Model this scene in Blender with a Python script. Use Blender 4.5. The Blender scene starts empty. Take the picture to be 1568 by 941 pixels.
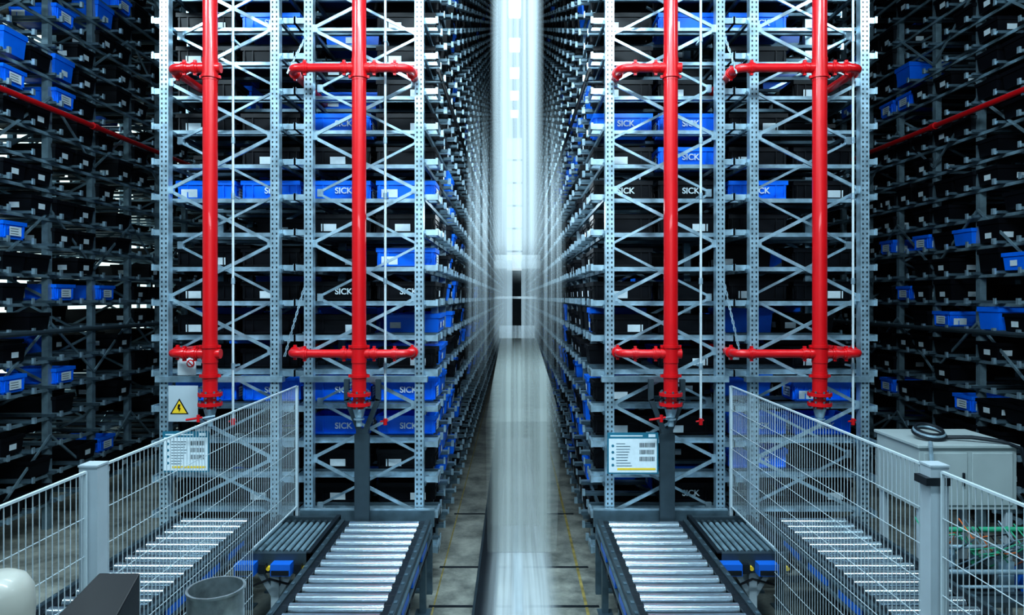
import bpy, math, random
from mathutils import Vector, Matrix
random.seed(7)
H=3.05; F=1045.0; VX=787.0; VY=455.0
def WX(px,d): return (px-VX)*d/F
def WZ(py,d): return H-(py-VY)*d/F

# ---------------- materials ----------------
def new_mat(name):
    m=bpy.data.materials.new(name); m.use_nodes=True
    return m,m.node_tree.nodes,m.node_tree.links,m.node_tree.nodes['Principled BSDF']
def mat(name,col,rough=.5,metal=0.,var=0.12,scale=6.,emit=None,es=0.,coat=0.,spec=.5):
    m,n,l,b=new_mat(name)
    b.inputs['Roughness'].default_value=rough; b.inputs['Metallic'].default_value=metal
    b.inputs['Coat Weight'].default_value=coat; b.inputs['Specular IOR Level'].default_value=spec
    if var>0:
        tc=n.new('ShaderNodeTexCoord'); no=n.new('ShaderNodeTexNoise'); no.inputs['Scale'].default_value=scale
        no.inputs['Detail'].default_value=4
        r=n.new('ShaderNodeValToRGB'); c=col
        r.color_ramp.elements[0].position=.3; r.color_ramp.elements[1].position=.7
        r.color_ramp.elements[0].color=(c[0]*(1-var),c[1]*(1-var),c[2]*(1-var),1)
        r.color_ramp.elements[1].color=(min(1,c[0]*(1+var)),min(1,c[1]*(1+var)),min(1,c[2]*(1+var)),1)
        l.new(tc.outputs['Object'],no.inputs['Vector']); l.new(no.outputs['Fac'],r.inputs['Fac']); l.new(r.outputs['Color'],b.inputs['Base Color'])
    else: b.inputs['Base Color'].default_value=(*col,1)
    if emit: b.inputs['Emission Color'].default_value=(*emit,1); b.inputs['Emission Strength'].default_value=es
    return m
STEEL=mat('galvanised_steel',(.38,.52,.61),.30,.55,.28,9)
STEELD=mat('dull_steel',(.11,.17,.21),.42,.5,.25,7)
STEELO=mat('darkened_steel',(.25,.36,.42),.38,.5,.25,7)  # steel colour darkened so the outer racks look dimmer; also on transfer rollers
ROLL=mat('roller_zinc',(.62,.73,.81),.2,.9,.05,20)
RED=mat('red_enamel',(.56,.005,.010),.34,0,.06,4,coat=.2)
BLUE=mat('blue_plastic',(.003,.18,.88),.35,0,.08,5)
BLACK=mat('black_plastic',(.004,.005,.008),.45,0,.2,5,spec=.3)
LABEL=mat('paper_label',(.66,.76,.81),.6,0,.04,30)
DARK=mat('dark_metal',(.014,.020,.027),.42,.3,.2,6)
MIDG=mat('grey_metal',(.050,.075,.092),.42,.4,.15,6)
WHITE=mat('white_wire',(.56,.66,.71),.4,.1,.04,9)
POST=mat('light_grey_coat',(.43,.51,.56),.45,.1,.05,5)
YEL=mat('yellow_paint',(.80,.55,.03),.5,0,.05,9)
YELF=mat('worn_floor_yellow',(.30,.24,.08),.6,0,.4,9)
TEAL=mat('sign_teal',(.02,.16,.24),.5,0,.03,9)
GREEN=mat('green_pipe',(.03,.30,.17),.45,0,.1,9)
ORANGE=mat('orange_cable',(.50,.12,.03),.45,0,.1,9)
CREAM=mat('cream_shell',(.44,.45,.41),.4,0,.04,6,coat=.2)
CAB=mat('cabinet_paint',(.40,.47,.48),.4,.1,.06,3)
BLUED=mat('drive_blue',(.01,.14,.60),.4,0,.05,5)
LAMP=mat('lamp_glow',(.9,.95,1),.5,0,0,emit=(.76,.92,1.0),es=2.8)
GLAZ=mat('glazing_glow',(.7,.8,.8),.5,0,0,emit=(.76,.95,.92),es=1.2)
GLAZE=mat('end_glazing_glow',(.7,.8,.8),.5,0,0,emit=(.76,.91,.97),es=.6)

def floor_mat():
    m,n,l,b=new_mat('concrete_floor')
    tc=n.new('ShaderNodeTexCoord'); a=n.new('ShaderNodeTexNoise'); a.inputs['Scale'].default_value=2.2; a.inputs['Detail'].default_value=8; a.inputs['Roughness'].default_value=.7
    r=n.new('ShaderNodeValToRGB'); r.color_ramp.elements[0].position=.35; r.color_ramp.elements[1].position=.68
    r.color_ramp.elements[0].color=(.11,.12,.11,1); r.color_ramp.elements[1].color=(.42,.43,.38,1)
    l.new(tc.outputs['Object'],a.inputs['Vector']); l.new(a.outputs['Fac'],r.inputs['Fac']); l.new(r.outputs['Color'],b.inputs['Base Color'])
    b.inputs['Roughness'].default_value=.45
    bp=n.new('ShaderNodeBump'); bp.inputs['Strength'].default_value=.15; l.new(a.outputs['Fac'],bp.inputs['Height']); l.new(bp.outputs['Normal'],b.inputs['Normal'])
    return m
FLOOR=floor_mat()
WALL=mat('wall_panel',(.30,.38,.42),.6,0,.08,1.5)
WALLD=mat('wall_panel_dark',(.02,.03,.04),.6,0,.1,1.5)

def streak_mat(name,cx,half,amax,em,lo=.35,col=(.72,.84,.88),freq=18,soft=.5,zf=None):
    """long-exposure blur of the travelling crane: soft-edged streaks with added emission"""
    m,n,l,b=new_mat(name)
    tc=n.new('ShaderNodeTexCoord'); sp=n.new('ShaderNodeSeparateXYZ'); l.new(tc.outputs['Object'],sp.inputs[0])
    mp=n.new('ShaderNodeMapping'); mp.inputs['Scale'].default_value=(freq,.3,.16); l.new(tc.outputs['Object'],mp.inputs[0])
    no=n.new('ShaderNodeTexNoise'); no.inputs['Scale'].default_value=1; no.inputs['Detail'].default_value=3; l.new(mp.outputs[0],no.inputs['Vector'])
    def M(op,a,bv=None):
        x=n.new('ShaderNodeMath'); x.operation=op
        for i,v in enumerate((a,bv)):
            if v is None: continue
            if isinstance(v,(int,float)): x.inputs[i].default_value=v
            else: l.new(v,x.inputs[i])
        return x.outputs[0]
    def SM(v,a,b_):
        mr=n.new('ShaderNodeMapRange'); mr.interpolation_type='SMOOTHSTEP'
        mr.inputs['From Min'].default_value=min(a,b_); mr.inputs['From Max'].default_value=max(a,b_)
        if a>b_: mr.inputs['To Min'].default_value=1; mr.inputs['To Max'].default_value=0
        l.new(v,mr.inputs['Value']); return mr.outputs[0]
    d=M('ABSOLUTE',M('SUBTRACT',sp.outputs[0],cx))
    edge=SM(d,half,half*soft)
    mr2=n.new('ShaderNodeMapRange'); mr2.inputs['From Min'].default_value=.32; mr2.inputs['From Max'].default_value=.62
    mr2.inputs['To Min'].default_value=lo; mr2.inputs['To Max'].default_value=1
    l.new(no.outputs['Fac'],mr2.inputs['Value'])
    al=M('MULTIPLY',M('MULTIPLY',edge,mr2.outputs[0]),amax)
    if zf:
        z0,z1,s0,s1=zf
        if s0: al=M('MULTIPLY',al,SM(sp.outputs[2],z0,z0+s0))
        if s1: al=M('MULTIPLY',al,SM(sp.outputs[2],z1,z1-s1))
    l.new(al,b.inputs['Alpha'])
    b.inputs['Base Color'].default_value=(*col,1); b.inputs['Roughness'].default_value=.7; b.inputs['Specular IOR Level'].default_value=.1
    b.inputs['Emission Color'].default_value=(.72,.89,.98,1); b.inputs['Emission Strength'].default_value=em  # added glow brightens the blurred crane streaks, not a lamp
    return m

# ---------------- mesh builder ----------------
class MB:
    def __init__(s): s.v=[];s.f=[];s.m=[];s.mats=[]
    def mi(s,m):
        if m not in s.mats: s.mats.append(m)
        return s.mats.index(m)
    def add(s,vs,fs,m):
        o=len(s.v); i=s.mi(m); s.v+= [tuple(v) for v in vs]
        for f in fs: s.f.append(tuple(o+k for k in f)); s.m.append(i)
    def box(s,x0,x1,y0,y1,z0,z1,m):
        s.add([(x0,y0,z0),(x1,y0,z0),(x1,y1,z0),(x0,y1,z0),(x0,y0,z1),(x1,y0,z1),(x1,y1,z1),(x0,y1,z1)],
              [(3,2,1,0),(4,5,6,7),(0,1,5,4),(1,2,6,5),(2,3,7,6),(3,0,4,7)],m)
    def beam(s,p,q,w,t,m,up=(0,1,0)):
        p=Vector(p);q=Vector(q);d=(q-p).normalized();u=Vector(up)
        if abs(d.dot(u))>.98:u=Vector((1,0,0))
        a=d.cross(u).normalized(); b=a.cross(d).normalized()
        vs=[]
        for c in(p,q):
            for sa,sb in((-1,-1),(1,-1),(1,1),(-1,1)): vs.append(c+a*sa*w/2+b*sb*t/2)
        s.add(vs,[(3,2,1,0),(4,5,6,7),(0,1,5,4),(1,2,6,5),(2,3,7,6),(3,0,4,7)],m)
    def cyl(s,p,q,r,m,n=12,r2=None,cap=True):
        p=Vector(p);q=Vector(q);d=(q-p).normalized();u=Vector((0,0,1)) if abs(d.z)<.9 else Vector((1,0,0))
        a=d.cross(u).normalized(); b=a.cross(d).normalized(); r2=r if r2 is None else r2
        vs=[p+(a*math.cos(t)+b*math.sin(t))*r for t in[2*math.pi*i/n for i in range(n)]]
        vs+=[q+(a*math.cos(t)+b*math.sin(t))*r2 for t in[2*math.pi*i/n for i in range(n)]]
        fs=[(i,(i+1)%n,n+(i+1)%n,n+i) for i in range(n)]
        if cap: fs+=[tuple(range(n))[::-1],tuple(range(n,2*n))]
        s.add(vs,fs,m)
    def tube(s,pts,r,m,n=12):
        pts=[Vector(p) for p in pts]; vs=[];ref=None
        for i,p in enumerate(pts):
            d=(pts[min(i+1,len(pts)-1)]-pts[max(i-1,0)]).normalized()
            if ref is None: ref=Vector((0,0,1)) if abs(d.z)<.9 else Vector((1,0,0))
            a=d.cross(ref).normalized(); b=a.cross(d).normalized(); ref=b
            vs+=[p+(a*math.cos(t)+b*math.sin(t))*r for t in[2*math.pi*k/n for k in range(n)]]
        fs=[]
        for i in range(len(pts)-1):
            for k in range(n): fs.append((i*n+k,i*n+(k+1)%n,(i+1)*n+(k+1)%n,(i+1)*n+k))
        fs+=[tuple(range(n))[::-1],tuple(range((len(pts)-1)*n,len(pts)*n))]
        s.add(vs,fs,m)
    def lathe(s,cx,cy,prof,m,n=32):
        vs=[];fs=[]
        for r,z in prof: vs+=[(cx+r*math.cos(2*math.pi*k/n),cy+r*math.sin(2*math.pi*k/n),z) for k in range(n)]
        for i in range(len(prof)-1):
            for k in range(n): fs.append((i*n+k,i*n+(k+1)%n,(i+1)*n+(k+1)%n,(i+1)*n+k))
        s.add(vs,fs,m)
    def tote(s,cx,cy,z,lx,ly,h,m,label=True,ribs=False):
        vs=[]
        for o,zz in((.030,0),(.014,.78*h),(0,.78*h),(0,h),(.02,h),(.045,.02)):
            x=lx/2-o;y=ly/2-o
            vs+=[(cx-x,cy-y,z+zz),(cx+x,cy-y,z+zz),(cx+x,cy+y,z+zz),(cx-x,cy+y,z+zz)]
        fs=[(3,2,1,0),(20,21,22,23)]
        for i in range(5):
            for k in range(4): fs.append((i*4+k,i*4+(k+1)%4,(i+1)*4+(k+1)%4,(i+1)*4+k))
        s.add(vs,fs,m)
        if ribs:
            for sx in(-.44,-.3,.3,.44): s.box(cx+sx*lx-.006,cx+sx*lx+.006,cy-ly/2+.004,cy-ly/2+.03,z+.02,z+.78*h,m)
            s.box(cx-.46*lx,cx+.46*lx,cy-ly/2+.008,cy-ly/2+.03,z+.015,z+.03,m)
            for e in(-1,1):
                xx=cx+e*lx/2
                s.box(min(xx,xx-e*.03),max(xx,xx-e*.03)-.001,cy-.10,cy+.10,z+.55*h,z+.60*h,m)
                for yy in(-.15,.15): s.box(min(xx-e*.006,xx-e*.03),max(xx-e*.006,xx-e*.03),cy+yy-.006,cy+yy+.006,z+.02,z+.78*h,m)
        if label:
            w=.08; o=random.choice((-.18,-.12,.0,.12))
            y=cy-ly/2+.012; s.add([(cx+o-w,y,z+.05),(cx+o+w*.6,y,z+.05),(cx+o+w*.6,y-.003,z+.12),(cx+o-w,y-.003,z+.12)],[(0,1,2,3)],LABEL)
            for e in(-1,1):
                x=cx+e*(lx/2-.012); s.add([(x,cy-.06,z+.05),(x,cy+.06,z+.05),(x+e*.003,cy+.06,z+.12),(x+e*.003,cy-.06,z+.12)],[(0,1,2,3)],LABEL)
    def obj(s,name,smooth=False,bevel=0,parent=None):
        me=s.mesh(name,smooth); o=bpy.data.objects.new(name,me); bpy.context.collection.objects.link(o)
        if bevel:
            md=o.modifiers.new('bevel','BEVEL'); md.width=bevel; md.segments=2; md.limit_method='ANGLE'
        if parent: o.parent=parent
        return o
    def mesh(s,name,smooth=False):
        me=bpy.data.meshes.new(name); me.from_pydata(s.v,[],s.f)
        for m in s.mats: me.materials.append(m)
        me.polygons.foreach_set('material_index',s.m)
        if smooth:
            me.polygons.foreach_set('use_smooth',[True]*len(s.f))
            me.update(); me.set_sharp_from_angle(angle=math.radians(40))
        me.update(); return me
def empty(name,loc=(0,0,0)):
    e=bpy.data.objects.new(name,None); e.location=loc; bpy.context.collection.objects.link(e); return e

def text_mesh(txt,size):
    c=bpy.data.curves.new('t','FONT'); c.body=txt; c.size=size; c.align_x='CENTER'; c.offset=size*.025
    o=bpy.data.objects.new('t',c); bpy.context.collection.objects.link(o)
    bpy.context.view_layer.update()
    me=o.to_mesh(); vs=[v.co.copy() for v in me.vertices]; fs=[tuple(p.vertices) for p in me.polygons]
    o.to_mesh_clear(); bpy.data.objects.remove(o); return vs,fs
TV,TF=text_mesh('SICK',.092)
def add_text(mb,cx,y,z,m=LABEL,tv=None,tf=None):
    mb.add([(cx+v.x,y,z+v.y) for v in (tv or TV)],tf or TF,m)

# ---------------- racks ----------------
D=7.10; PIT=.94; B0=7.52; LS=.372; Z0=H+1.82
LEV=[Z0+k*LS for k in range(-12,34)]; RTOP=17.4
TL,TW,TH=.66,.40,.215
ROWX={'a':-3.06,'b':-1.56,'c':1.57,'d':3.07}
def make_bay(seed,mirror=False,skip=(),skip_front=False,pb=.10,pk=.60,plow=None,frame=True,outer=False):
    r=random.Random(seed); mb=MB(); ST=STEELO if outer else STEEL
    if frame:
        for sx in(-1,1):
            x=sx*.575
            mb.box(x-.042,x+.042,-.012,.0,0,RTOP,ST); mb.box(x-.042,x-.032,0,.07,0,RTOP,ST); mb.box(x+.032,x+.042,0,.07,0,RTOP,ST)
        z=.25; sd=1 if mirror else -1
        while z<RTOP-.7:
            mb.beam((sd*.55,.03,z),(-sd*.55,.03,z+.56),.034,.02,ST); z+=.56; sd=-sd
    if outer: # long-side bracing on the aisle face
        z=.5; sd=1 if mirror else -1
        while z<RTOP-1:
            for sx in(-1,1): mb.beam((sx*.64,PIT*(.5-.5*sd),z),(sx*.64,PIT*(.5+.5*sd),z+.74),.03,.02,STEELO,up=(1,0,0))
            z+=.74*2
    for li,z in enumerate(LEV):
        for yy in(.05,.44,.50,.90):
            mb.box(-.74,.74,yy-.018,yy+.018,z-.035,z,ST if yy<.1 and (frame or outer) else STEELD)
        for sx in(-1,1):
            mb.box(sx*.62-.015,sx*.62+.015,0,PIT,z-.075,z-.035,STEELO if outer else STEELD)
            for y_ in(.03,.45):
                j=r.uniform(0,.03)
                mb.box(min(sx*.74,sx*(.752+j)),max(sx*.74,sx*(.752+j)),y_,y_+.04,z-.045,z+.03,STEEL)
        for si,yc in enumerate((.245,.70)):
            for xi,xc in enumerate((-.36,.36)):
                t=r.random(); lab=r.random()<.6; jx=r.uniform(-.02,.02)
                if (li,si,xi) in skip or (skip_front and si==0): continue
                p=plow if (plow and 1<=li<=6) else pb
                if t<p: mb.tote(xc+jx,yc,z,TL,TW,TH if r.random()<.6 else .29,BLUE,lab)
                elif t<p+pk*(1-p):
                    mb.tote(xc+jx,yc,z,TL,TW,TH if r.random()<.8 else .29,BLACK,lab)
    return mb.mesh('rack_bay_%d'%seed)
bays=[make_bay(100+i,mirror=bool(i%2),plow=.18) for i in range(6)]
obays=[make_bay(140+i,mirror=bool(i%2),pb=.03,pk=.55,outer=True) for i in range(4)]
rr=random.Random(3)
def row(xc,y0,yend,first=None,lib=bays):
    e=empty('storage_rack',(xc,0,0))
    k=0;y=y0
    while y<yend:
        if first and k<len(first): me=first[k]
        else: me=lib[rr.randrange(len(lib)//2)*2+k%2]
        o=bpy.data.objects.new('bay_%d'%(k+1),me); o.location=(0,y,0); o.parent=e
        bpy.context.collection.objects.link(o); k+=1; y+=PIT
    return e
racks={}
for i,(k,x) in enumerate(ROWX.items()):
    pl_={'a':.35,'b':.7,'c':.30,'d':.35}[k]
    racks[k]=row(x,B0,54,first=[make_bay(200+i,skip_front=True,pb=.10,plow=pl_,frame=False),make_bay(210+i,pb=.12,plow=pl_,mirror=bool(i%2)),make_bay(220+i,pb=.12,plow=pl_*.8,mirror=not i%2)])

def end_frame(parent,xc,flip):
    mb=MB(); y=D
    for sx in(-1,1):
        x=sx*.575
        mb.box(x-.046,x+.046,y-.012,y,0,RTOP,STEEL); mb.box(x-.046,x-.034,y,y+.08,0,RTOP,STEEL); mb.box(x+.034,x+.046,y,y+.08,0,RTOP,STEEL)
        z=.3
        while z<7: # perforations (punched slots)
            mb.box(x-.028,x-.014,y-.0135,y-.0118,z,z+.022,DARK); mb.box(x+.014,x+.028,y-.0135,y-.0118,z,z+.022,DARK); z+=.05
        mb.box(x-.09,x+.09,y-.06,y+.14,0,.02,STEELD)
    for yy,wd,s0 in((y+.03,.034,1),(y+.24,.026,-1)):
        z=.25; sd=s0 if flip else -s0
        while z<RTOP-.7:
            mb.beam((sd*.55,yy,z),(-sd*.55,yy,z+.56),wd,.02,STEEL); z+=.56; sd=-sd
            mb.box(sd*.52-.03,sd*.52+.03,yy-.02,yy+.02,z-.04,z+.04,STEEL)
    zz=WZ(580,D); mb.box(-.66,.66,y-.03,y+.06,zz-.03,zz+.03,STEEL)
    for z in LEV:
        mb.box(-.74,.74,y+.34,y+.36,z-.05,z,STEEL)
        mb.box(-.74,.74,y+.30,y+.34,z-.05,z-.044,STEEL)
        for sx in(-1,1):
            mb.box(sx*.62-.015,sx*.62+.015,y+.05,B0,z-.075,z-.035,STEELD)
            mb.box(min(sx*.60,sx*.76),max(sx*.60,sx*.76),y+.10,y+.14,z-.05,z+.01,STEEL)
            mb.box(min(sx*.735,sx*.76),max(sx*.735,sx*.76),y+.09,y+.36,z-.05,z+.02,STEEL)
    mb.obj('end_frame',parent=parent)
for i,(k,x) in enumerate(ROWX.items()): end_frame(racks[k],x,i%2==0)

def tote_mesh(name,m,txt,lab,h=TH):
    mb=MB(); mb.tote(0,0,0,TL,TW,h,m,False,True)
    if txt: add_text(mb,0.03,-TW/2+.003,h*.35)
    if lab:
        mb.add([(-.27,-TW/2+.006,.03),(-.09,-TW/2+.006,.03),(-.09,-TW/2+.003,.12),(-.27,-TW/2+.003,.12)],[(0,1,2,3)],LABEL)
    for e in(-1,1):
        x=e*(TL/2+.001); mb.add([(x,-.10,.04),(x,.10,.04),(x,.10,.15),(x,-.10,.15)],[(0,1,2,3)],LABEL)
        for j in range(3): mb.add([(x+e*.001,-.08,.06+j*.03),(x+e*.001,.05,.06+j*.03),(x+e*.001,.05,.067+j*.03),(x+e*.001,-.08,.067+j*.03)],[(0,1,2,3)],DARK)
    return mb.mesh(name)
TB=tote_mesh('blue_tote',BLUE,True,False); TBL=tote_mesh('blue_tote_lab',BLUE,False,True); TBT=tote_mesh('tall_blue_tote',BLUE,True,False,.29)
def lev_of(py,d):
    z=WZ(py,d); return min(range(len(LEV)),key=lambda i:abs(LEV[i]-z))
TY=B0+.245; TD=TY-TW/2
blue={'a':[(38,1,1),(302,1,1),(302,0,0),(600,1,2),(600,0,0)],
 'b':[(200,0,1),(302,0,1),(302,1,0),(405,1,0),(600,0,2),(600,1,2),(652,0,1),(652,1,1)],
 'c':[(200,0,1),(200,1,1),(252,1,1),(38,1,0)],
 'd':[(38,0,1),(302,0,1),(600,1,0),(652,0,1),(652,1,1),(705,0,1)]}
blacktxt={'c':[(302,0),(302,1),(745,1)],'b':[(457,0),(457,1)],'a':[],'d':[]}
bt=MB(); rng=random.Random(11)
for k,x in ROWX.items():
    used=set()
    for py,c,tx in blue[k]:
        li=lev_of(py,TD); used.add((li,c))
        o=bpy.data.objects.new('blue_storage_tote',(TBL,TB,TBT)[tx]); o.location=(x+(-.36,.36)[c],TY,LEV[li]+.001); bpy.context.collection.objects.link(o)
    btx={(lev_of(py,TD),c) for py,c in blacktxt[k]}
    for li,z in enumerate(LEV[:24]):
        for c in(0,1):
            if (li,c) in used: continue
            t=(li,c) in btx
            if t or rng.random()<.66:
                xc=x+(-.36,.36)[c]
                bt.tote(xc,TY,z+.001,TL,TW,TH,BLACK,False,True)
                if t: add_text(bt,xc+.03,TD+.003,z+.075)
                elif rng.random()<.75:
                    o=rng.choice((-.22,-.12,.05)); bt.add([(xc+o,TD+.008,z+.03),(xc+o+.17,TD+.008,z+.03),(xc+o+.17,TD+.004,z+.11),(xc+o,TD+.004,z+.11)],[(0,1,2,3)],LABEL)
bt.obj('black_storage_totes')

# outer racks
XF=6.0
def outer(side,blues,pk):
    xc=side*(XF+.74)
    sk={};places=[]
    for px,py in blues:
        y=F*XF/abs(VX-px)
        b=max(0,int((y-7.1)/PIT)); si=0 if (y-7.1-b*PIT)<.47 else 1
        yc=7.1+b*PIT+(.245,.70)[si]; z=WZ(py,yc)-TH/2
        li=min(range(len(LEV)),key=lambda i:abs(LEV[i]-z)); xi=1 if side<0 else 0
        sk.setdefault(b,set()).add((li,si,xi)); places.append((xc+(-.36,.36)[xi],yc,LEV[li]+.001))
    first=[make_bay(300+b+(50 if side>0 else 0),bool(b%2),skip=sk.get(b,()),pb=.02,pk=pk,outer=True) for b in range(7)]
    row(xc,7.1,36,first=first,lib=obays)
    for p in places:
        o=bpy.data.objects.new('blue_storage_tote',TBL); o.location=p; bpy.context.collection.objects.link(o)
    mb=MB(); z=5.45; xx=side*(XF-.10)
    mb.cyl((xx,6.2,z),(xx,40,z),.036,RED,14)
    for k in range(16):
        y=7.6+k*2; mb.cyl((xx,y-.05,z),(xx,y+.05,z),.05,RED,14)
        a,b_=sorted((xx,side*(XF+.02))); mb.box(a,b_,y+.3,y+.33,z+.04,z+.055,STEELD); mb.box(xx-.01,xx+.01,y+.3,y+.33,z-.06,z+.055,STEELD)
    mb.obj('sprinkler_main',smooth=True)
    mb=MB(); z=H-.44; mb.cyl((xx,6.2,z),(xx,40,z),.03,MIDG,8)
    for k in range(16):
        y=7.6+k*2; a,b_=sorted((xx,side*(XF+.02))); mb.box(a,b_,y,y+.03,z-.03,z-.02,STEELD)
    mb.obj('wall_conduit',smooth=True)
outer(-1,[(38,97),(113,138),(38,347),(175,445),(108,570),(175,677),(115,18),(185,15),(110,440),(20,565)],.40)
outer(1,[(1390,150),(1360,152),(1360,372),(1395,375),(1355,585),(1470,612),(1375,450),(1420,485)],.50)

# ---------------- room ----------------
mb=MB(); mb.box(-10,10,-4,60,-.2,0,FLOOR); mb.obj('floor')
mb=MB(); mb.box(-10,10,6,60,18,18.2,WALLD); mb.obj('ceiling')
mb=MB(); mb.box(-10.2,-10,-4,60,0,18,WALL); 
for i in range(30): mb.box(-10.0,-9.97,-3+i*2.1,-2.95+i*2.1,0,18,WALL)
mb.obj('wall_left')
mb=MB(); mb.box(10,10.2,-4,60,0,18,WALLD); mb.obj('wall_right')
mb=MB(); mb.box(-10,10,60,60.2,0,18,WALL); mb.obj('wall_end')
mb=MB(); mb.box(-9.99,-9.95,8,40,1.2,9.5,GLAZ)
for i in range(17): mb.box(-9.95,-9.90,8+i*2,8.08+i*2,1.2,9.5,STEELD)
for z in(1.2,3.2,5.3,7.4,9.4): mb.box(-9.95,-9.90,8,40,z,z+.08,STEELD)
mb.obj('window_1')
mb=MB()
for xx,w in((0.04,.30),(-4.85,.3),(4.85,.14)):
    y=9
    while y<58:
        mb.box(xx-w,xx+w,y,y+2.0,17.75,17.85,LAMP); mb.box(xx-w-.05,xx+w+.05,y-.05,y+2.05,17.85,17.99,POST); y+=5
mb.obj('ceiling_light_rows')
mb=MB(); mb.box(-.62,.7,59.9,59.96,5.4,17,GLAZE); mb.box(-.7,.78,59.85,59.9,5.3,5.4,POST)
for z in range(7,17,2): mb.box(-.7,.78,59.85,59.9,z,z+.15,MIDG)
mb.obj('window_2')

mb=MB()
mb.box(-.02,.10,5,58,.0,.03,STEELD); mb.box(.02,.06,5,58,.03,.09,STEEL); mb.box(0,.08,5,58,.09,.12,STEEL)
mb.obj('crane_rail')
mb=MB(); mb.box(-.38,-.20,3,58,0,.012,DARK); mb.box(-.405,-.38,3,58,0,.02,MIDG); mb.box(-.20,-.175,3,58,0,.02,MIDG); mb.obj('floor_conductor_track')
mb=MB(); mb.box(.70,.73,3,58,0,.004,YELF); mb.box(-.80,-.785,3,58,0,.004,YELF); mb.obj('floor_marking')
mb=MB()
for y in(6.72,7.7,9.6): mb.box(-.84,.84,y,y+.04,0,.006,DARK)
mb.obj('floor_joint')

# ---------------- stacker crane (travelling, long-exposure soft) ----------------
zc=H+.45
S1=streak_mat('travelling_mast_glow',.035,.34,.60,.42,lo=.45,col=(.42,.50,.53),zf=(zc-.3,30,.6,0))
S1b=streak_mat('travelling_mast_lower_glow',.035,.34,.42,.22,col=(.42,.50,.53),zf=(2.3,30,.5,0))
S2=streak_mat('travelling_base_glow',.10,.48,.50,.06,lo=.5,col=(.46,.52,.50),soft=.4,zf=(-1,2.65,0,.5))
S2b=streak_mat('travelling_beam_glow',.08,.40,.70,.10,lo=.6,col=(.58,.66,.69),soft=.4)
S3=streak_mat('travelling_carriage_glow',.04,.36,.34,.18,col=(.5,.6,.63))
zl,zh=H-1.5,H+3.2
S4l=streak_mat('side_streak_left_glow',-.50,.22,.26,.04,lo=.0,freq=20,soft=.1,col=(.5,.6,.64),zf=(zl,zh,1.4,1.6))
S4r=streak_mat('side_streak_right_glow',.54,.22,.26,.04,lo=.0,freq=20,soft=.1,col=(.5,.6,.64),zf=(zl,zh,1.4,1.6))
ce=empty('stacker_crane')
mb=MB()
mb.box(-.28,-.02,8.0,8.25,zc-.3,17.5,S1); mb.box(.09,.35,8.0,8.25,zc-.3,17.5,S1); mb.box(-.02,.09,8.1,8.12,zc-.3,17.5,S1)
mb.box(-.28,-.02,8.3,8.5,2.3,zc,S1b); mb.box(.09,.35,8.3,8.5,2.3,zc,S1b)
mb.obj('mast',parent=ce)
mb=MB()
def loft(mb,secs,m):
    vs=[];fs=[]
    for x0,x1,y0,y1,z in secs: vs+=[(x0,y0,z),(x1,y0,z),(x1,y1,z),(x0,y1,z)]
    for i in range(len(secs)-1):
        for k in range(4): fs.append((i*4+k,i*4+(k+1)%4,i*4+4+(k+1)%4,i*4+4+k))
    mb.add(vs,fs,m)
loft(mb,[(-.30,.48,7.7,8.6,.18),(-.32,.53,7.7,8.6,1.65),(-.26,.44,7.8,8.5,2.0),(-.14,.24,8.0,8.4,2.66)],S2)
mb.obj('base_housing',parent=ce)
mb=MB(); mb.add([(-.31,4.6,.17),(.48,4.6,.17),(.48,14,.17),(-.31,14,.17)],[(0,1,2,3)],S2b)
mb.obj('travel_beam',parent=ce)
mb=MB(); mb.box(-.27,.35,9,9.02,H+.38,H+.56,S3); mb.box(-.2,.28,9.2,9.22,H-.55,H-.38,S3); mb.box(-.29,.35,10,10.01,H-.02,H+.015,S3); mb.obj('load_carriage',parent=ce)
mb=MB()
for yy in(9.6,13):
    mb.box(-.715,-.28,yy,yy+.005,zl,zh,S4l); mb.box(.32,.735,yy,yy+.005,zl,zh,S4r)
mb.obj('side_streak_sheets',parent=ce)  # faint glowing sheets added as pale streaks beside the mast, not real forks

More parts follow.
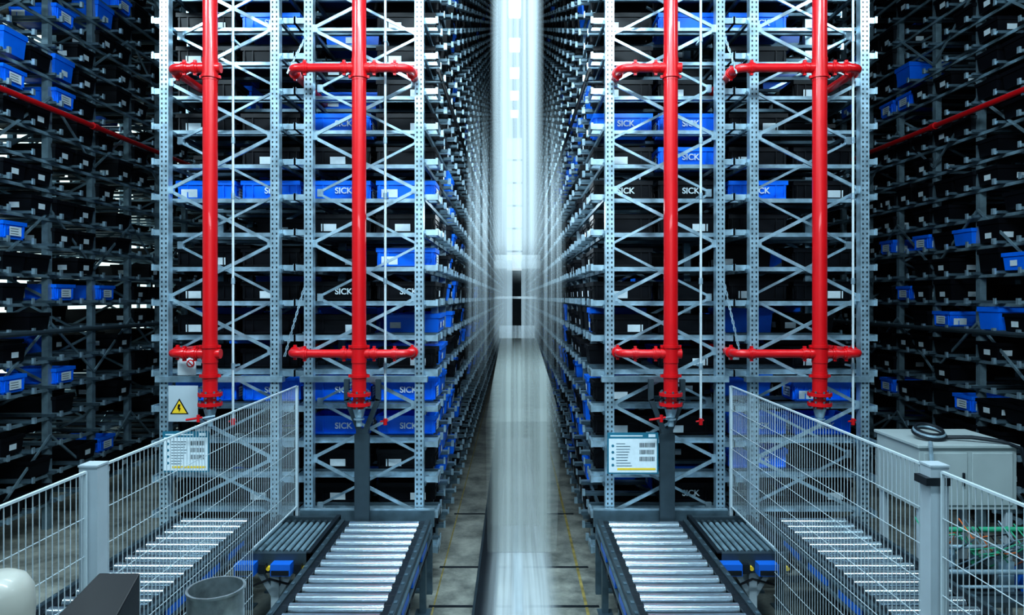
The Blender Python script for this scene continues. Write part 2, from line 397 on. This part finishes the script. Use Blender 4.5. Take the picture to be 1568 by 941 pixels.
# ---------------- sprinkler pipes ----------------
PD=6.78
def coupling(mb,p,axis,r,L=.05):
    a=Vector(axis); p=Vector(p)
    mb.cyl(p-a*L,p+a*L,r*1.2,RED,16); mb.cyl(p-a*L*.35,p+a*L*.35,r*1.4,RED,16)
    o=Vector((0,0,1)) if abs(a.z)<.5 else Vector((1,0,0))
    for s in(-1,1): mb.box(*[c for pr in [(p[i]+o[i]*s*r*1.45-.014,p[i]+o[i]*s*r*1.45+.014) for i in range(3)] for c in pr],RED)
def sprinkler(px,hx0,hx1):
    mb=MB(); x=WX(px,PD); R=.070; r=.042
    zb=WZ(600,PD); mb.cyl((x,PD,zb),(x,PD,17),R,RED,28)
    for py in(118,530,575): coupling(mb,(x,PD,WZ(py,PD)),(0,0,1),R*.88,.04)
    for py in(603,618):
        z=WZ(py,PD); mb.cyl((x,PD,z-.016),(x,PD,z+.016),R*1.65,RED,28)
        for k in range(8):
            a=k*math.pi/4; mb.cyl((x+math.cos(a)*R*1.4,PD+math.sin(a)*R*1.4,z-.035),(x+math.cos(a)*R*1.4,PD+math.sin(a)*R*1.4,z+.035),.010,STEELD,6)
    mb.cyl((x,PD,WZ(626,PD)),(x,PD,WZ(600,PD)),R*.85,RED,24)
    mb.cyl((x,PD,WZ(638,PD)),(x,PD,WZ(625,PD)),R*.6,STEEL,20,r2=R*.9); mb.cyl((x,PD,WZ(652,PD)),(x,PD,WZ(638,PD)),R*.42,STEEL,20)
    mb.cyl((x,PD,WZ(642,PD)),(x,PD,WZ(640,PD)),R*.75,STEEL,20)
    for py in(104,541):
        z=WZ(py,PD)
        mb.cyl((x-R*1.5,PD,z),(x+R*1.5,PD,z),r*1.2,RED,18); mb.cyl((x,PD,z-.09),(x,PD,z+.09),R*1.08,RED,28)
        for hx in(hx0,hx1):
            if hx is None: continue
            X=WX(hx,PD); s=1 if X>x else -1; yb=7.5 if abs(abs(X)-2.25)>.1 else 11.0
            rb=.10; xe=X-s*r
            pts=[(x,PD,z),(xe-s*rb,PD,z)]+[(xe-s*rb+s*rb*math.sin(t),PD+rb-rb*math.cos(t),z) for t in[math.pi/2*i/6 for i in range(1,7)]]+[(xe,yb,z)]
            mb.tube(pts,r,RED,16)
            coupling(mb,(x+s*.15,PD,z),(1,0,0),r,.03)
            if abs(xe-x)>.4: coupling(mb,(xe-s*(rb+.05),PD,z),(1,0,0),r,.03)
            coupling(mb,(xe,PD+rb+.07,z),(0,1,0),r,.03)
    mb.obj('sprinkler_pipe',smooth=True)
sprinkler(322,253,None); sprinkler(550,437,634); sprinkler(1027,943,None); sprinkler(1255,1121,1325)
for px in(357,590,1073,1306):
    mb=MB(); yd=6.93; x=WX(px,yd); mb.cyl((x,yd,WZ(640,yd)),(x,yd,17),.013,WHITE,10)
    for py in(60,215,300,430,560): mb.cyl((x,yd,WZ(py,yd)-.03),(x,yd,WZ(py,yd)+.03),.02,STEEL,10)
    mb.cyl((x,yd,WZ(650,yd)),(x,yd,WZ(640,yd)),.02,RED,10); mb.cyl((x-.05,yd,WZ(645,yd)),(x+.03,yd,WZ(643,yd)),.009,RED,8)
    for py in(60,300,560): mb.box(x-.01,x+.01,yd,D-.013,WZ(py,yd)-.01,WZ(py,yd)+.01,STEEL)
    mb.obj('test_drain_pipe',smooth=True)
for px in(556,1020):
    mb=MB(); x=WX(px,6.95)
    mb.box(x-.06,x+.06,6.90,7.0,0,WZ(655,6.95),MIDG); mb.box(x-.075,x+.075,6.89,6.90,0,WZ(662,6.95),MIDG); mb.box(x-.12,x+.12,6.86,7.01,0,.02,MIDG)
    for s in(-1,1): mb.beam((x+s*.02,6.93,WZ(662,6.95)),(x+s*.16,6.93,WZ(610,6.95)),.05,.05,MIDG); mb.beam((x+s*.16,6.93,WZ(612,6.95)),(x+s*.16,6.93,WZ(580,6.95)),.05,.05,MIDG)
    mb.obj('pipe_support_column')
for px in(296,1005):
    mb=MB(); x=WX(px,6.7); z=WZ(641,6.7); mb.cyl((x-.07,6.7,z-.01),(x+.09,6.7,z+.015),.011,RED,8); mb.cyl((x+.05,6.7,z-.03),(x+.05,6.7,z+.04),.017,RED,8); mb.cyl((x+.05,6.7,z),(x+.19,6.76,z+.02),.012,STEEL,8); mb.obj('valve_lever',smooth=True)
def chain(p,q):
    mb=MB(); p=Vector(p);q=Vector(q); n=int((q-p).length/.035)
    for i in range(n):
        a=p.lerp(q,i/n);b=p.lerp(q,(i+1.15)/n); s=.008; off=Vector((s,0,0)) if i%2 else Vector((0,s,0))
        mb.cyl(a+off,b+off,.0055,STEEL,5); mb.cyl(a-off,b-off,.0055,STEEL,5)
    mb.obj('hanging_chain')
for a,b in(((469,55),(440,112)),((466,440),(436,545)),((1108,50),(1128,112)),((1108,430),(1134,545))):
    chain((WX(a[0],6.9),6.9,WZ(a[1],6.9)),(WX(b[0],6.78),6.78,WZ(b[1],6.78)))
for s in(-1,1):
    mb=MB(); mb.cyl((s*.775,7.0,WZ(112,7.1)),(s*.775,50,WZ(112,7.1)),.022,BLACK,8)
    for k in range(20): a,b=sorted((s*.755,s*.95)); mb.box(a,b,7.3+k*2,7.34+k*2,WZ(112,7.1)-.035,WZ(112,7.1)-.02,MIDG)
    mb.obj('cable_conduit')

# ---------------- conveyors ----------------
CT=.81
def conveyor(name,x0,x1,y0,y1,pitch=.165,r=.048):
    mb=MB()
    for xa,s in((x0,1),(x1,-1)):
        a,b=sorted((xa,xa+s*.045)); mb.box(a,b,y0,y1,CT-.17,CT+.015,MIDG)
        a2,b2=sorted((xa+s*.045,xa+s*.10)); mb.box(a2,b2,y0,y1,CT-.02,CT+.0,DARK)
        a3,b3=sorted((xa-s*.02,xa)); mb.box(a3,b3,y0,y1,CT-.06,CT-.035,STEELD); mb.box(a3,b3,y0,y1,CT-.16,CT-.13,STEELD)
        y=y0+.2
        while y<y1-.3: mb.box(a3,b3,y,y+.34,CT-.125,CT-.065,BLUED); mb.box(a3,b3,y+.4,y+.5,CT-.22,CT-.17,DARK); y+=.55
        mb.cyl((xa-s*.01,y0,CT-.20),(xa-s*.01,y1,CT-.20),.012,BLACK,6)
        for k in range(int((y1-y0)/.165)):
            mb.box(min(xa+s*.01,xa+s*.035),max(xa+s*.01,xa+s*.035),y0+.05+k*.165,y0+.09+k*.165,CT+.015,CT+.022,STEELD)
    y=y0+.07
    while y<y1-.03:
        mb.cyl((x0+.105,y,CT-r+.012),(x1-.105,y,CT-r+.012),r,ROLL,14)
        mb.cyl((x0+.05,y,CT-r+.012),(x0+.105,y,CT-r+.012),r*.85,DARK,10); mb.cyl((x1-.105,y,CT-r+.012),(x1-.05,y,CT-r+.012),r*.85,DARK,10)
        y+=pitch
    mb.box(x0+.05,x1-.05,y0,y1,CT-.165,CT-.15,DARK)
    for yy in(y0+.25,(y0+y1)/2,y1-.25):
        for x in(x0+.04,x1-.04):
            mb.box(x-.03,x+.03,yy-.03,yy+.03,0,CT-.16,STEELD); mb.box(x-.07,x+.07,yy-.07,yy+.07,0,.012,STEELD)
        mb.box(x0+.04,x1-.04,yy-.02,yy+.02,.25,.30,STEELD)
    return mb.obj(name,smooth=True)
conveyor('roller_conveyor',-1.74,-.84,4.25,6.85); conveyor('roller_conveyor',.84,1.74,4.25,6.85)
conveyor('roller_conveyor',-3.45,-2.58,3.2,6.98); conveyor('roller_conveyor',2.58,3.45,3.2,6.98)
def transfer(s):
    mb=MB(); xa,xb=sorted((s*1.77,s*2.42)); y0,y1=5.95,6.98
    mb.box(xa,xb,y0,y0+.05,CT-.16,CT+.01,MIDG); mb.box(xa,xb,y1-.05,y1,CT-.16,CT+.01,MIDG)
    mb.box(xa,xa+.04,y0,y1,CT-.16,CT+.02,DARK); mb.box(xb-.04,xb,y0,y1,CT-.16,CT+.02,DARK)
    mb.box(xa+.02,xb-.02,y0+.02,y1-.02,CT-.15,CT-.12,DARK)
    x=xa+.08
    while x<xb-.05: mb.cyl((x,y0+.06,CT-.03),(x,y1-.06,CT-.03),.020,MIDG,12); mb.cyl((x,y0+.14,CT-.03),(x,y1-.14,CT-.03),.0215,STEELO,12); x+=.062
    for dx in(.02,.33):
        mb.box(xa+dx,xa+dx+.17,y0-.10,y0-.001,CT-.15,CT-.05,BLUED); mb.box(xa+dx+.01,xa+dx+.16,y0-.108,y0-.10,CT-.14,CT-.10,DARK)
        mb.box(xa+dx+.19,xa+dx+.25,y0-.05,y0-.001,CT-.15,CT-.07,DARK); mb.cyl((xa+dx+.27,y0-.04,CT-.11),(xa+dx+.27,y0-.001,CT-.11),.018,YEL,10)
    mb.tube([(xa+.05,y0-.03,CT-.16),(xa+.15,y0-.04,CT-.26),(xa+.3,y0-.03,CT-.20),(xa+.5,y0-.04,CT-.25),(xb-.05,y0-.02,CT-.16)],.010,BLACK,6)
    xc=(xa+xb)/2
    for x,y in((xc,y0+.06),(xa+.1,y1-.1),(xb-.1,y1-.1)):
        mb.box(x-.035,x+.035,y-.03,y+.03,0,CT-.16,POST); mb.box(x-.09,x+.09,y-.07,y+.07,0,.012,POST)
    for e in(-1,1): mb.beam((xc,y0+.06,CT-.40),(xc+e*.14,y0+.06,CT-.17),.045,.04,POST)
    mb.obj('transfer_conveyor',smooth=True)
transfer(-1); transfer(1)
for s in(-1,1):
    mb=MB(); xa,xb=sorted((s*.82,s*2.20)); mb.box(xa,xb,7.02,7.06,CT-.12,CT+.05,STEELD); mb.box(xa,xb,7.02,7.06,CT+.05,CT+.065,STEEL)
    for x in(xa+.05,(xa+xb)/2,xb-.05): mb.box(x-.03,x+.03,7.01,7.06,0,CT-.12,STEELD)
    mb.obj('conveyor_end_rail')

# ---------------- safety fence ----------------
def fence(s):
    e=empty('safety_fence'); x=s*2.235; zt=WZ(590,7.05)
    def panel(y0,y1,zb,ends):
        mb=MB()
        y=y0
        while y<=y1: mb.box(x-.0018,x+.0018,y-.0018,y+.0018,zb,zt,WHITE); y+=.045
        z=zb
        while z<=zt-.1: mb.box(x-.0055,x-.0018,y0,y1,z-.0018,z+.0018,WHITE); z+=.20
        mb.box(x-.008,x+.008,y0,y1,zt-.006,zt+.006,WHITE); mb.box(x-.006,x+.006,y0,y1,zb-.006,zb+.006,WHITE)
        for yy in ends: mb.box(x-.007,x+.007,yy-.007,yy+.007,zb,zt,WHITE)
        mb.obj('panel',parent=e)
    panel(3.72,5.86,.10,(3.72,)); panel(5.86,7.02,.90,(7.02,)); panel(1.1,3.56,.10,(1.1,3.56))
    mb=MB()
    w=.048; yy=3.63
    mb.box(x-w,x+w,yy-w,yy+w,.02,zt+.02,POST); mb.box(x-w-.004,x+w+.004,yy-w-.004,yy+w+.004,zt+.02,zt+.03,POST); mb.box(x-.1,x+.1,yy-.1,yy+.1,0,.02,POST)
    if s>0:
        mb.box(x-w-.03,x+w,yy-w-.012,yy-w,zt-.075,zt-.035,DARK); mb.box(x-w-.03,x-w,yy-w,yy+.05,zt-.075,zt-.035,DARK)
    mb.box(x-.015,x+.015,7.02,7.045,.01,zt,POST); mb.box(x-.04,x+.04,7.0,7.06,0,.01,POST)
    mb.box(x-.022,x+.022,1.04,1.06,.01,zt,POST)
    mb.obj('posts',parent=e)
fence(-1); fence(1)

# ---------------- signs ----------------
def sign(x0,x1,y0p,y1p,d,name):
    mb=MB(); a,b=WX(x0,d),WX(x1,d); t,bo=WZ(y0p,d),WZ(y1p,d)
    mb.box(a,b,d,d+.012,bo,t,TEAL); mb.box(a+.015,b-.015,d-.002,d,bo+.015,t-.06,LABEL)
    mb.box(b-.10,b-.03,d-.003,d,t-.045,t-.015,LABEL); mb.box(a+.03,b-.16,d-.003,d,t-.038,t-.026,LABEL)
    mb.box(a+.10,b-.03,d-.004,d-.001,bo+.04,bo+.06,YEL)
    for i in range(4): mb.cyl((a+.055,d-.004,bo+.09+i*.065),(a+.055,d-.001,bo+.09+i*.065),.014,TEAL,12)
    for i in range(9): mb.box(a+.09,a+.09+random.uniform(.09,.17),d-.004,d-.001,bo+.08+i*.028,bo+.086+i*.028,STEELD)
    for r_ in(0,1,2):
        xx=b-.19
        while xx<b-.04: w=random.uniform(.003,.008); mb.box(xx,xx+w,d-.004,d-.001,bo+.13+r_*.07,bo+.175+r_*.07,DARK); xx+=w+.006
    for xx in(a+.08,b-.08): mb.box(xx-.015,xx+.015,d+.012,7.09,t-.05,t-.02,STEEL)
    mb.obj(name)
sign(930,1008,662,725,6.93,'information_sign'); sign(249,320,660,722,6.93,'information_sign')
mb=MB(); d=6.95; a,b=WX(258,d),WX(303,d); mb.box(a,b,d,d+.01,WZ(645,d),WZ(590,d),POST)
cx,cz=WX(275,d),WZ(626,d)
mb.add([(cx-.095,d-.003,cz-.05),(cx+.095,d-.003,cz-.05),(cx,d-.003,cz+.11)],[(0,1,2)],BLACK); mb.add([(cx-.075,d-.005,cz-.04),(cx+.075,d-.005,cz-.04),(cx,d-.005,cz+.088)],[(0,1,2)],YEL)
mb.add([(cx-.012,d-.007,cz+.05),(cx+.014,d-.007,cz+.05),(cx+.002,d-.007,cz+.012),(cx+.016,d-.007,cz+.014),(cx,d-.007,cz-.03),(cx-.006,d-.007,cz+.0),(cx-.018,d-.007,cz+.002)],[(0,1,2,3,4,5,6)],BLACK)
mb.box(a+.02,b-.02,d+.01,7.09,WZ(600,d),WZ(597,d),STEEL); mb.obj('warning_sign')
mb=MB(); a,b=WX(272,d),WX(300,d); mb.box(a,b,d,d+.01,WZ(574,d),WZ(547,d),LABEL); cx,cz=WX(292,d),WZ(556,d)
mb.cyl((cx,d-.004,cz),(cx,d,cz),.04,RED,20); mb.cyl((cx,d-.006,cz),(cx,d-.004,cz),.028,LABEL,20); mb.beam((cx-.024,d-.008,cz+.024),(cx+.024,d-.008,cz-.024),.01,.004,RED)
mb.box(a+.05,a+.08,d+.01,7.09,WZ(570,d),WZ(567,d),STEEL); mb.obj('prohibition_sign')

# ---------------- right-hand machine ----------------
mb=MB(); y0,y1=6.0,6.7; a,b=3.56,4.42; t=WZ(682,6.0)-.02; bo=WZ(780,6.0)
mb.box(a,b,y0,y1,bo,t,CAB); mb.box(a-.02,b+.02,y0-.02,y1+.02,t,t+.03,CAB)
mb.box(a+.04,a+.42,y0-.012,y0,bo+.04,t-.04,CAB); mb.box(a+.46,b-.04,y0-.012,y0,bo+.04,t-.04,CAB); mb.box(a+.37,a+.39,y0-.03,y0-.012,(bo+t)/2-.06,(bo+t)/2+.06,DARK)
for x in(a+.05,b-.05):
    for y in(y0+.05,y1-.05): mb.box(x-.03,x+.03,y-.03,y+.03,0,bo,POST)
mb.box(a,b,y0+.02,y0+.06,.35,.40,POST)
mb.obj('control_cabinet',bevel=.006)
mb=MB()
for k in range(3):
    R=.13-.01*k; c=(3.80,6.25,t+.078+.02*k); mb.tube([(c[0]+R*math.cos(u),c[1]+R*math.sin(u),c[2]+.03*math.sin(u)) for u in[2*math.pi*i/24 for i in range(25)]],.014,(DARK,STEEL,DARK)[k],8)
mb.tube([(3.93,6.2,t+.055),(4.1,6.12,t+.07),(4.3,6.02,t+.055),(4.42,5.95,t+.01),(4.5,5.94,t-.3)],.018,DARK,8)
mb.tube([(3.66,6.0,t+.05),(3.62,5.93,t+.02),(3.62,5.9,t-.2),(3.7,5.9,bo-.02)],.016,STEEL,8)
mb.obj('coiled_hose',smooth=True)
rg=random.Random(5)
mb=MB(); mb.box(3.50,4.9,5.35,5.9,.62,.66,MIDG)
for x in(3.54,4.86):
    for y in(5.4,5.85): mb.box(x-.02,x+.02,y-.02,y+.02,0,.62,MIDG)
for i in range(7):
    x=3.56+i*.19
    mb.box(x,x+.13,5.55,5.75,.66,.80+.05*(i%3),(MIDG,DARK,STEEL,BLUED,STEELD,DARK,MIDG)[i]); mb.cyl((x+.06,5.65,.78),(x+.06,5.65,.98),.028,(STEEL,GREEN,STEEL,STEELD,STEEL,GREEN,STEEL)[i],12); mb.cyl((x+.06,5.65,.9),(x+.06,5.65,.93),.045,STEELD,10)
mb.cyl((3.5,5.8,1.08),(4.9,5.8,1.08),.022,GREEN,10); mb.cyl((3.5,5.62,1.0),(4.9,5.62,1.0),.016,STEEL,10); mb.cyl((3.5,5.5,.84),(4.9,5.5,.84),.02,STEEL,10); mb.cyl((3.5,5.45,.74),(4.9,5.45,.74),.014,STEEL,10)
for i in range(34):
    x=3.52+rg.random()*1.3; x2=x+rg.uniform(-.3,.3); z=rg.uniform(.66,.9)
    mb.tube([(x,5.8,z),(x,5.55,z+.18),((x+x2)/2,5.48,z+.28),(x2,5.6,z+.22),(x2+.05,5.85,z+.3)],.006,rg.choice((ORANGE,BLACK,GREEN,GREEN,STEELD,STEELD,BLACK,STEEL,STEELD)),6)
mb.obj('valve_manifold',smooth=True)

# ---------------- foreground left ----------------
mb=MB(); x,y=-1.31,3.0; zt=WZ(898,3.0)
mb.lathe(x,y,[(.14,0),(.14,.015),(.118,.02),(.118,zt-.01),(.123,zt-.01),(.123,zt),(.112,zt),(.112,.05),(.0,.05)],mat('galvanised_sheet',(.34,.40,.42),.35,.7,.35,14),40)
mb.obj('steel_duct_pipe',smooth=True)
mb=MB(); x,y=-1.965,2.6; zt=WZ(875,2.6)
mb.lathe(x,y,[(.15,0),(.15,.03),(.06,.04),(.06,zt-.42),(.11,zt-.38),(.12,zt-.14),(.115,zt-.07),(.09,zt-.025),(.055,zt-.006),(0.0,zt)],CREAM,40)
mb.obj('signal_bollard',smooth=True)
mb=MB(); a,b=WX(92,3.0),WX(192,3.0); z1=WZ(893,3.0); 
vs=[(a,2.85,z1-.16),(b,2.85,z1-.16),(b,3.12,z1),(a+.1,3.12,z1),(a,2.85,z1-.30),(b,2.85,z1-.30),(b,3.12,z1-.30),(a,3.12,z1-.30)]
mb.add(vs,[(0,1,2,3),(7,6,5,4),(0,4,5,1),(1,5,6,2),(2,6,7,3),(3,7,4,0)],BLACK)
mb.box((a+b)/2-.04,(a+b)/2+.04,2.95,3.03,.01,z1-.30,MIDG); mb.box(a,b,2.85,3.12,0,.012,MIDG)
mb.obj('operator_console',bevel=.005)

# ---------------- lights ----------------
def area(name,loc,tgt,sx,sy,e,col=(.70,.90,1)):
    l=bpy.data.lights.new(name,'AREA'); l.shape='RECTANGLE'; l.size=sx; l.size_y=sy; l.energy=e; l.color=col
    o=bpy.data.objects.new(name,l); o.location=loc; o.rotation_euler=(Vector(tgt)-Vector(loc)).to_track_quat('-Z','Y').to_euler(); bpy.context.collection.objects.link(o); return l
area('hall_light',(0,2.0,7.8),(0,7.3,3.2),5,.5,600)
area('hall_light',(-6,3,8),(-6,9,3.5),2.5,.4,360)
area('hall_light',(6,3,8),(6,9,3.5),2.5,.4,160)
area('hall_light',(0,5.4,9),(0,5.6,0),4,.4,210)
area('hall_light',(0,-1.5,4.7),(0,7.1,3.5),6,.25,100)
pl=bpy.data.lights.new('aisle_highlight_lamp','POINT'); pl.energy=75; pl.shadow_soft_size=.05; pl.color=(.80,.93,1)  # point lamp added for bright highlights on the aisle brackets
o=bpy.data.objects.new('aisle_highlight_lamp',pl); o.location=(.04,8.9,4.1); bpy.context.collection.objects.link(o)
w=bpy.data.worlds.new('world'); bpy.context.scene.world=w; w.use_nodes=True
w.node_tree.nodes['Background'].inputs[0].default_value=(.22,.60,.92,1); w.node_tree.nodes['Background'].inputs[1].default_value=.11

cam=bpy.data.cameras.new('camera'); cam.lens=24; cam.sensor_width=36; cam.shift_x=-3/1568; cam.shift_y=-15.5/1568; cam.clip_end=200
co=bpy.data.objects.new('camera',cam); co.location=(0,0,H); co.rotation_euler=(math.pi/2,0,0); bpy.context.collection.objects.link(co)
bpy.context.scene.camera=co
vs_=bpy.context.scene.view_settings
vs_.view_transform='Standard'
try: vs_.look='Medium High Contrast'
except Exception as ex: print('look',ex)
